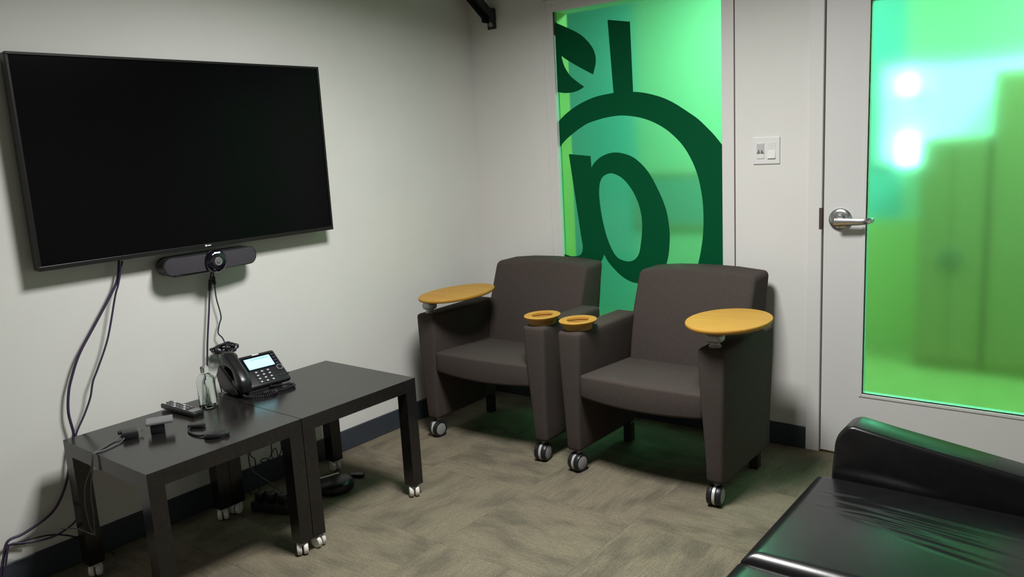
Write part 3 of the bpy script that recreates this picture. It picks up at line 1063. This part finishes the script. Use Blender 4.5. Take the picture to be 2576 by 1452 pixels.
# ------------------------------------------------------------------ desk phone
H = 0.491
ph = thing('desk_phone', 'black desk phone with lit pale blue screen, on the table seam', 'phone', (0.165, -1.628, H), R(90 - 6))
# local: x to the phone's right, y to its back (towards the wall), z up
fa, fb_ = (-0.090, 0.026), (0.036, 0.122)       # face plate lower / upper edge (y, z)
ang = math.atan2(fb_[1] - fa[1], fb_[0] - fa[0])
Lf = math.hypot(fb_[1] - fa[1], fb_[0] - fa[0])
FM = Matrix.Translation((0, fa[0], fa[1])) @ Matrix.Rotation(ang, 4, 'X')     # face frame: x right, y up the face, z out
bm = bmesh.new()
prism(bm, [(-0.080, 0.018), (-0.02, 0.050), (0.035, 0.088), (0.055, 0.085), (0.085, 0.0), (0.06, 0.0), (0.02, 0.025), (-0.04, 0.0), (-0.085, 0.0)], -0.075, 0.075, 'x', 0.003, 2)
obj('stand', bm, M['matte_black'], ph, smooth='auto')
bm = bmesh.new()
box(bm, (-0.112, -0.004, -0.022), (0.114, Lf, 0.0), 0.008, 3, FM)
fc = obj('face_plate', bm, M['plastic'], ph, smooth='auto')
bm = bmesh.new()
box(bm, (-0.034, Lf * 0.46, 0.0), (0.104, Lf - 0.014, 0.003), 0.002, 1, FM)
sb = obj('screen_bezel', bm, M['lens'], ph)
bm = bmesh.new()
box(bm, (-0.027, Lf * 0.50, 0.002), (0.083, Lf - 0.024, 0.0042), 0.001, 1, FM)
obj('screen', bm, M['lcd'], sb)
bm = bmesh.new()
box(bm, (0.0, Lf - 0.036, 0.004), (0.075, Lf - 0.032, 0.0046), 0, 1, FM)
obj('screen_text', bm, M['lcd_text'], sb)
bm = bmesh.new()
box(bm, (0.018, Lf - 0.0105, 0.0), (0.046, Lf - 0.0055, 0.0008), 0, 1, FM)
obj('maker_mark', bm, M['logo_white'], ph)
for r_i in range(4):
    for c_i in range(3):
        x, y = -0.008 + c_i * 0.025, 0.012 + (3 - r_i) * 0.0165
        bm = Box((x - 0.010, y - 0.0062, -0.001), (x + 0.010, y + 0.0062, 0.003), 0.002, 1, FM)
        k = obj('key', bm, M['key_dark'], ph)
        bm = Box((x - 0.0035, y - 0.003, 0.0028), (x + 0.0035, y + 0.003, 0.0036), 0, 1, FM)
        obj('key_legend', bm, M['key'], k)
for i in range(5):
    y = Lf * 0.50 + i * 0.0155
    obj('line_key', Box((0.088, y, 0.002), (0.101, y + 0.010, 0.005), 0.001, 1, FM), M['key_dark'], ph)
pr = [(0.0095, -0.001), (0.0135, -0.001), (0.0135, 0.0035), (0.0095, 0.0035)]
obj('navigation_ring', lathe(pr, 24, FM @ Matrix.Translation((0.094, 0.062, 0)), closed=True), M['plastic_grey'], ph)
for i in range(3):
    obj('function_key', Box((0.072 + i * 0.016, 0.020, -0.001), (0.084 + i * 0.016, 0.027, 0.003), 0.001, 1, FM), M['key_dark'], ph)
bm = Prism([(-0.098, 0.010), (-0.094, 0.024), (0.040, 0.110), (0.056, 0.094), (0.070, 0.040), (0.030, 0.004), (-0.06, 0.0)], -0.118, -0.064, 'x', 0.008, 3)
obj('side_body', bm, M['plastic'], ph, smooth='auto')
# handset lying in its cradle at the left of the face
bm = bmesh.new()
C = [(-0.092, -0.022, 0.010), (-0.092, 0.006, 0.026), (-0.092, 0.04, 0.040), (-0.092, 0.075, 0.045), (-0.092, 0.11, 0.040), (-0.092, 0.142, 0.028), (-0.092, 0.164, 0.012)]
Wd = [(0.019, 0.011), (0.027, 0.026), (0.0245, 0.020), (0.0215, 0.015), (0.0245, 0.020), (0.027, 0.028), (0.019, 0.011)]
CC = catmull(C, 4)
WW = catmull([(a, b, 0) for a, b in Wd], 4)
rg = []
for i, c in enumerate(CC):
    tt = (CC[min(i + 1, len(CC) - 1)] - CC[max(i - 1, 0)]).normalized()
    nn = Vector((1, 0, 0)).cross(tt).normalized()
    hw_, hh_ = WW[i].x, WW[i].y
    ring = []
    for k in range(16):
        a = 2 * PI * k / 16
        ca, sa = math.cos(a), math.sin(a)
        ring.append(bm.verts.new(c + Vector((1, 0, 0)) * hw_ * math.copysign(abs(ca) ** 0.6, ca) + nn * hh_ * math.copysign(abs(sa) ** 0.6, sa)))
    rg.append(ring)
for a, b in zip(rg, rg[1:]):
    for k in range(16):
        bm.faces.new((a[k], a[(k + 1) % 16], b[(k + 1) % 16], b[k]))
bm.faces.new(rg[0][::-1])
bm.faces.new(rg[-1])
bmesh.ops.transform(bm, matrix=FM, verts=bm.verts[:])
obj('handset', bm, M['handset_shine'], ph, smooth='auto')
for y0, y1 in ((0.0, 0.05), (0.115, 0.152)):
    obj('cradle', Box((-0.116, y0, -0.004), (-0.068, y1, 0.018), 0.006, 2, FM), M['plastic'], ph, smooth='auto')
# coiled handset cord lying on the table in front
path = catmull([(-0.098, -0.085, 0.024), (-0.105, -0.125, 0.010), (-0.085, -0.165, 0.0078), (-0.045, -0.185, 0.0078), (-0.005, -0.175, 0.0078), (0.008, -0.150, 0.0078), (-0.020, -0.135, 0.0078), (-0.035, -0.150, 0.0078), (0.005, -0.158, 0.0090), (0.050, -0.165, 0.0078), (0.088, -0.150, 0.0078), (0.092, -0.118, 0.0078), (0.060, -0.100, 0.0078), (0.02, -0.090, 0.010)], 24)
hel = []
for i, p_ in enumerate(path):
    t_ = (path[min(i + 1, len(path) - 1)] - path[max(i - 1, 0)]).normalized()
    s_ = t_.cross(Vector((0, 0, 1)))
    s_ = s_.normalized() if s_.length > 1e-4 else Vector((1, 0, 0))
    b_ = s_.cross(t_)
    a = i * 1.5
    hel.append(p_ + 0.0052 * (math.cos(a) * s_ + math.sin(a) * b_))
obj('handset_cord', Tube(hel, 0.0021, 5, smooth=0), M['cable'], ph, smooth=True)

# ------------------------------------------------------------------ things on the left table
# remote control
ang_r = math.atan2(-1.948 + 1.961, 0.318 - 0.110)
rm = thing('remote_control', 'black remote control with grey buttons, behind the clear bottle', 'remote', (0.205, -1.957, H), ang_r)
RMt = Matrix.Translation((0, 0, 0.012)) @ Matrix.Rotation(R(2), 4, 'Y')
obj('body', Box((-0.100, -0.023, -0.010), (0.100, 0.023, 0.009), 0.006, 3, RMt), M['plastic'], rm, smooth='auto')
for i in range(7):
    for j in range(3):
        x, y = -0.084 + i * 0.020, -0.0135 + j * 0.0135
        big = (i in (3,) and j == 1)
        obj('button', Box((x - 0.006, y - 0.0042, 0.0085), (x + 0.006, y + 0.0042, 0.0112), 0.001, 1, RMt), M['plastic_grey'] if (i + j) % 3 else M['key'], rm)
obj('front_panel', Box((0.062, -0.020, 0.0085), (0.092, 0.020, 0.0102), 0.002, 1, RMt), M['plastic_grey'], rm)

# clear bottle
bt = thing('clear_bottle', 'clear empty bottle with square shoulders, beside the phone', 'bottle', (0.232, -1.868, H), R(20))


def sq_ring(bm, r, z, n=32, p=4.0):
    out = []
    for k in range(n):
        a = 2 * PI * k / n
        c_, s_ = math.cos(a), math.sin(a)
        q = (abs(c_) ** p + abs(s_) ** p) ** (-1 / p)
        out.append(bm.verts.new((r * q * c_, r * q * s_, z)))
    return out


def sq_lathe(prof, cap0=True, cap1=True):
    bm = bmesh.new()
    rr_ = [sq_ring(bm, r, z, p=p) for r, z, p in prof]
    for a, b in zip(rr_, rr_[1:]):
        for k in range(32):
            j = (k + 1) % 32
            bm.faces.new((a[k], a[j], b[j], b[k]))
    if cap0:
        bm.faces.new(rr_[0][::-1])
    if cap1:
        bm.faces.new(rr_[-1])
    return bm


obj('bottle_wall', sq_lathe([(0.024, 0.0, 4), (0.0262, 0.003, 5), (0.0262, 0.100, 5), (0.0245, 0.112, 4), (0.017, 0.122, 3), (0.0125, 0.126, 2), (0.0125, 0.128, 2),
                             (0.0105, 0.128, 2), (0.0105, 0.124, 2), (0.015, 0.118, 3), (0.0225, 0.108, 4), (0.0240, 0.098, 5), (0.0240, 0.010, 5), (0.020, 0.008, 4)]), M['clear'], bt, smooth='auto')
obj('cap', sq_lathe([(0.0135, 0.1285, 2), (0.0145, 0.130, 2), (0.0145, 0.150, 2), (0.0125, 0.152, 2)]), M['clear'], bt, smooth='auto')

# small clamp style device: flat plate on a narrower block
dv = thing('small_stand', 'small black device with flat grey top plate, left of the remote', 'device', (0.335, -2.118, H), R(62))
obj('base_block', Box((-0.022, -0.020, 0.0), (0.022, 0.020, 0.034), 0.004, 2), M['plastic'], dv, smooth='auto')
obj('top_plate', Box((-0.034, -0.026, 0.033), (0.050, 0.040, 0.043), 0.003, 2), M['plastic_grey'], dv)

# power adapter with its two leads
pa = thing('power_adapter', 'small black power adapter with two leads running over the table edge', 'adapter', (0.290, -2.192, H), R(70))
obj('block', Box((-0.024, -0.032, 0.0), (0.024, 0.032, 0.024), 0.004, 2), M['plastic'], pa, smooth='auto')
obj('prong_holder', Box((-0.034, 0.004, 0.012), (-0.020, 0.024, 0.022), 0.002, 1), M['matte_black'], pa)
for s in (-1, 1):
    obj('prong', Box((0.024, s * 0.008 - 0.0008, 0.012), (0.040, s * 0.008 + 0.0008, 0.018)), M['alu'], pa)
l1 = [(0.287, -2.215, H + 0.010), (0.292, -2.245, H + 0.003), (0.318, -2.290, H + 0.003), (0.338, -2.325, H + 0.003), (0.345, -2.338, H - 0.003), (0.330, -2.345, 0.44), (0.29, -2.352, 0.38), (0.27, -2.354, 0.31), (0.268, -2.35, 0.24), (0.27, -2.342, 0.20)]
l2 = [(0.310, -2.218, H + 0.010), (0.328, -2.245, H + 0.003), (0.345, -2.292, H + 0.003), (0.347, -2.325, H + 0.003), (0.349, -2.338, H - 0.003), (0.336, -2.345, 0.43), (0.322, -2.352, 0.36), (0.318, -2.352, 0.29), (0.300, -2.35, 0.225), (0.27, -2.342, 0.200), (0.15, -2.345, 0.19), (0.06, -2.36, 0.17)]
inv = Matrix.Translation(pa.location) @ Matrix.Rotation(R(70), 4, 'Z')
inv = inv.inverted()
for l_ in (l1, l2):
    obj('lead', Tube([inv @ Vector(p_) for p_ in l_], 0.0022, 6), M['cable_grey'], pa, smooth=True)

# video adapter: plug, short lead and puck
va = thing('video_adapter', 'black cable adapter with oval puck end, at the front edge of the left table', 'adapter', (0.50, -2.04, H))
obj('plug', Box((-0.030, -0.011, 0.0), (0.026, 0.011, 0.013), 0.004, 2, Matrix.Translation((-0.085, 0.018, 0)) @ Matrix.Rotation(R(35), 4, 'Z')), M['plastic'], va, smooth='auto')
bm = lathe([(0, 0), (0.9, 0.0), (1.0, 0.004), (1.0, 0.010), (0.85, 0.016), (0, 0.018)], 28, Matrix.Translation((0.058, 0.004, 0)) @ Matrix.Rotation(R(62), 4, 'Z') @ Matrix.Diagonal((0.040, 0.024, 1, 1)))
obj('puck', bm, M['plastic'], va, smooth='auto')
obj('lead', Tube([(-0.10, 0.008, 0.006), (-0.085, -0.014, 0.004), (-0.045, -0.030, 0.004), (0.0, -0.030, 0.004), (0.040, -0.010, 0.007)], 0.0035, 8), M['cable'], va, smooth=True)

# ------------------------------------------------------------------ cables on the left wall
tag(obj('power_cable', Tube([(0.022, -2.018, 1.06), (0.03, -2.038, 0.986), (0.03, -2.068, 0.934), (0.03, -2.137, 0.84), (0.03, -2.204, 0.748), (0.03, -2.241, 0.672), (0.03, -2.259, 0.62), (0.03, -2.269, 0.552), (0.03, -2.263, 0.478), (0.03, -2.273, 0.452), (0.03, -2.284, 0.413), (0.03, -2.304, 0.332), (0.03, -2.341, 0.259), (0.03, -2.385, 0.219), (0.03, -2.464, 0.192), (0.03, -2.513, 0.186), (0.03, -2.532, 0.141), (0.03, -2.55, 0.08), (0.035, -2.57, 0.004)], 0.0048, 8), M['cable_purple'], None, smooth=True),
    'thick dark purple cable bowing from the television down to the lower left corner', 'cable')
tag(obj('video_cable', Tube([(0.045, -2.020, 1.046), (0.042, -2.044, 0.966), (0.04, -2.06, 0.925), (0.04, -2.106, 0.783), (0.04, -2.154, 0.686), (0.04, -2.178, 0.642), (0.04, -2.195, 0.588), (0.04, -2.224, 0.532), (0.043, -2.260, 0.476), (0.046, -2.262, 0.439), (0.05, -2.26, 0.39), (0.06, -2.27, 0.30), (0.06, -2.29, 0.22), (0.06, -2.309, 0.183), (0.06, -2.348, 0.163), (0.06, -2.394, 0.156), (0.055, -2.455, 0.163), (0.045, -2.512, 0.178), (0.042, -2.528, 0.14), (0.045, -2.55, 0.07), (0.055, -2.60, 0.005)], 0.0034, 8), M['cable_purple'], None, smooth=True),
    'thinner dark cable crossing the purple one behind the table corner', 'cable')
tag(obj('network_cable', Tube([(0.018, -2.46, 0.150), (0.018, -2.495, 0.162), (0.017, -2.52, 0.168), (0.017, -2.44, 0.158), (0.03, -2.38, 0.150), (0.04, -2.32, 0.120), (0.05, -2.25, 0.06), (0.06, -2.20, 0.004)], 0.0028, 8), M['cable'], None, smooth=True),
    'short black cable lying low on the wall by the baseboard at far left', 'cable')

c1 = thing('usb_cable', 'straight dark cable hanging from the camera bar behind the bottle', 'cable', (0.03, -1.677, 0.962))
o_ = Vector((0.03, -1.677, 0.962))
P = [(0.05, -1.672, 0.968), (0.034, -1.677, 0.946), (0.03, -1.687, 0.897), (0.03, -1.703, 0.804), (0.03, -1.726, 0.681), (0.03, -1.74, 0.587), (0.03, -1.755, 0.539), (0.03, -1.769, 0.40), (0.03, -1.78, 0.20), (0.035, -1.79, 0.004)]
obj('lead', Tube([Vector(p_) - o_ for p_ in P], 0.0036, 8), M['cable_purple'], c1, smooth=True)
obj('plug', Tube([Vector(p_) - o_ for p_ in [(0.031, -1.681, 0.922), (0.030, -1.686, 0.900), (0.03, -1.689, 0.880)]], 0.0072, 10, smooth=2), M['cable'], c1, smooth='auto')
c2 = thing('camera_power_cable', 'wavy black cable from the camera bar with a tied bundle above the phone', 'cable', (0.03, -1.66, 0.962))
o_ = Vector((0.03, -1.66, 0.962))
P = [(0.05, -1.664, 0.968), (0.034, -1.668, 0.944), (0.03, -1.666, 0.901), (0.03, -1.666, 0.845), (0.03, -1.655, 0.77), (0.03, -1.666, 0.74), (0.03, -1.676, 0.705), (0.035, -1.663, 0.682), (0.045, -1.659, 0.655)]
obj('lead', Tube([Vector(p_) - o_ for p_ in P], 0.0026, 8), M['cable'], c2, smooth=True)
obj('plug', Tube([Vector(p_) - o_ for p_ in [(0.031, -1.668, 0.932), (0.030, -1.667, 0.915), (0.03, -1.666, 0.900)]], 0.0065, 10, smooth=2), M['cable'], c2, smooth='auto')
rnd = random.Random(3)
bm = bmesh.new()
for k in range(9):
    cy, cz = -1.668 + rnd.uniform(-.006, .006), 0.643 + rnd.uniform(-.006, .006)
    ry, rz_ = 0.040 + rnd.uniform(-.010, .014), 0.013 + rnd.uniform(-.006, .007)
    tilt = R(rnd.uniform(-22, 14))
    pts = []
    for i in range(10):
        a = 2 * PI * i / 10
        y, z = ry * math.cos(a), rz_ * math.sin(a)
        pts.append(Vector((0.045 + 0.014 * math.sin(a * 1.0 + k) + k * 0.001, cy + y * math.cos(tilt) - z * math.sin(tilt), cz + y * math.sin(tilt) + z * math.cos(tilt))) - o_)
    tube(bm, pts, 0.0026, 6, True, 3)
obj('coil', bm, M['cable'], c2, smooth=True)
obj('tie', Tube([Vector((0.045 + 0.020 * math.cos(a), -1.668, 0.643 + 0.017 * math.sin(a))) - o_ for a in [i * PI / 5 for i in range(10)]], 0.004, 6, True, 2), M['matte_black'], c2, smooth=True)
P = [(0.045, -1.645, 0.628), (0.05, -1.622, 0.606), (0.05, -1.618, 0.585), (0.05, -1.63, 0.56), (0.04, -1.655, 0.57), (0.032, -1.676, 0.572), (0.03, -1.701, 0.544), (0.03, -1.697, 0.502), (0.03, -1.690, 0.45), (0.03, -1.68, 0.30), (0.035, -1.66, 0.12), (0.05, -1.63, 0.006)]
obj('lead', Tube([Vector(p_) - o_ for p_ in P], 0.0024, 8), M['cable'], c2, smooth=True)

# ------------------------------------------------------------------ clutter on the floor under the tables
pk = thing('round_hub', 'round black puck with a pale strip, on the carpet under the right table', 'hub', (0.305, -1.400, 0.0), R(25))
obj('body', lathe([(0, 0), (0.072, 0), (0.082, 0.008), (0.085, 0.020), (0.080, 0.036), (0.066, 0.046), (0, 0.048)], 40), M['bezel'], pk, smooth='auto')
obj('strip', Box((-0.050, -0.006, 0.047), (0.050, 0.006, 0.0495), 0.001, 1, Matrix.Translation((-0.035, 0.020, 0)) @ Matrix.Rotation(R(48), 4, 'Z')), M['white_plastic'], pk)
mp_ = thing('floor_plug', 'flat black plug on the carpet behind the round puck', 'plug', (0.290, -1.262, 0.0), R(30))
obj('body', Box((-0.032, -0.016, 0.0), (0.032, 0.016, 0.016), 0.006, 3), M['plastic'], mp_, smooth='auto')
obj('tail', Tube([(-0.03, 0, 0.008), (-0.06, 0.004, 0.006), (-0.10, -0.02, 0.005), (-0.16, -0.05, 0.005)], 0.003, 6), M['cable'], mp_, smooth=True)

bg = thing('power_strip', 'dark power strip with plugs on the carpet behind the double middle legs', 'power strip', (0.255, -1.665, 0.0), R(20))
obj('body', Box((-0.085, -0.030, 0.0), (0.085, 0.030, 0.042), 0.008, 2), M['matte_black'], bg, smooth='auto')
for k in (-1, 0, 1):
    pl = obj('plug', Box((k * 0.052 - 0.018, -0.018, 0.042), (k * 0.052 + 0.018, 0.018, 0.078), 0.006, 2), M['plastic'], bg, smooth='auto')
tag(obj('grey_cable', Tube([(0.052, -1.62, 0.20), (0.055, -1.62, 0.125), (0.075, -1.60, 0.085), (0.12, -1.575, 0.050), (0.17, -1.56, 0.020), (0.24, -1.565, 0.006), (0.31, -1.575, 0.006), (0.365, -1.63, 0.005), (0.39, -1.70, 0.005)], 0.0032, 8), M['cable_grey'], None, smooth=True),
    'grey cable curving from the wall to the carpet under the tables', 'cable')
tag(obj('thin_cable', Tube([(0.012, -1.60, 0.40), (0.02, -1.595, 0.178), (0.025, -1.578, 0.140), (0.03, -1.579, 0.090), (0.05, -1.585, 0.006)], 0.0022, 6), M['cable'], None, smooth=True),
    'thin black cable dropping down the wall under the tables, left of the looped one', 'cable')
tag(obj('looped_cable', Tube([(0.014, -1.495, 0.40), (0.025, -1.492, 0.181), (0.03, -1.498, 0.138), (0.03, -1.500, 0.104), (0.03, -1.534, 0.128), (0.03, -1.555, 0.119), (0.03, -1.52, 0.112), (0.03, -1.478, 0.153), (0.03, -1.466, 0.112), (0.03, -1.447, 0.139), (0.028, -1.447, 0.180), (0.03, -1.44, 0.10), (0.05, -1.45, 0.006)], 0.0022, 6), M['cable'], None, smooth=True),
    'black cable in small loops against the wall behind the double middle legs', 'cable')
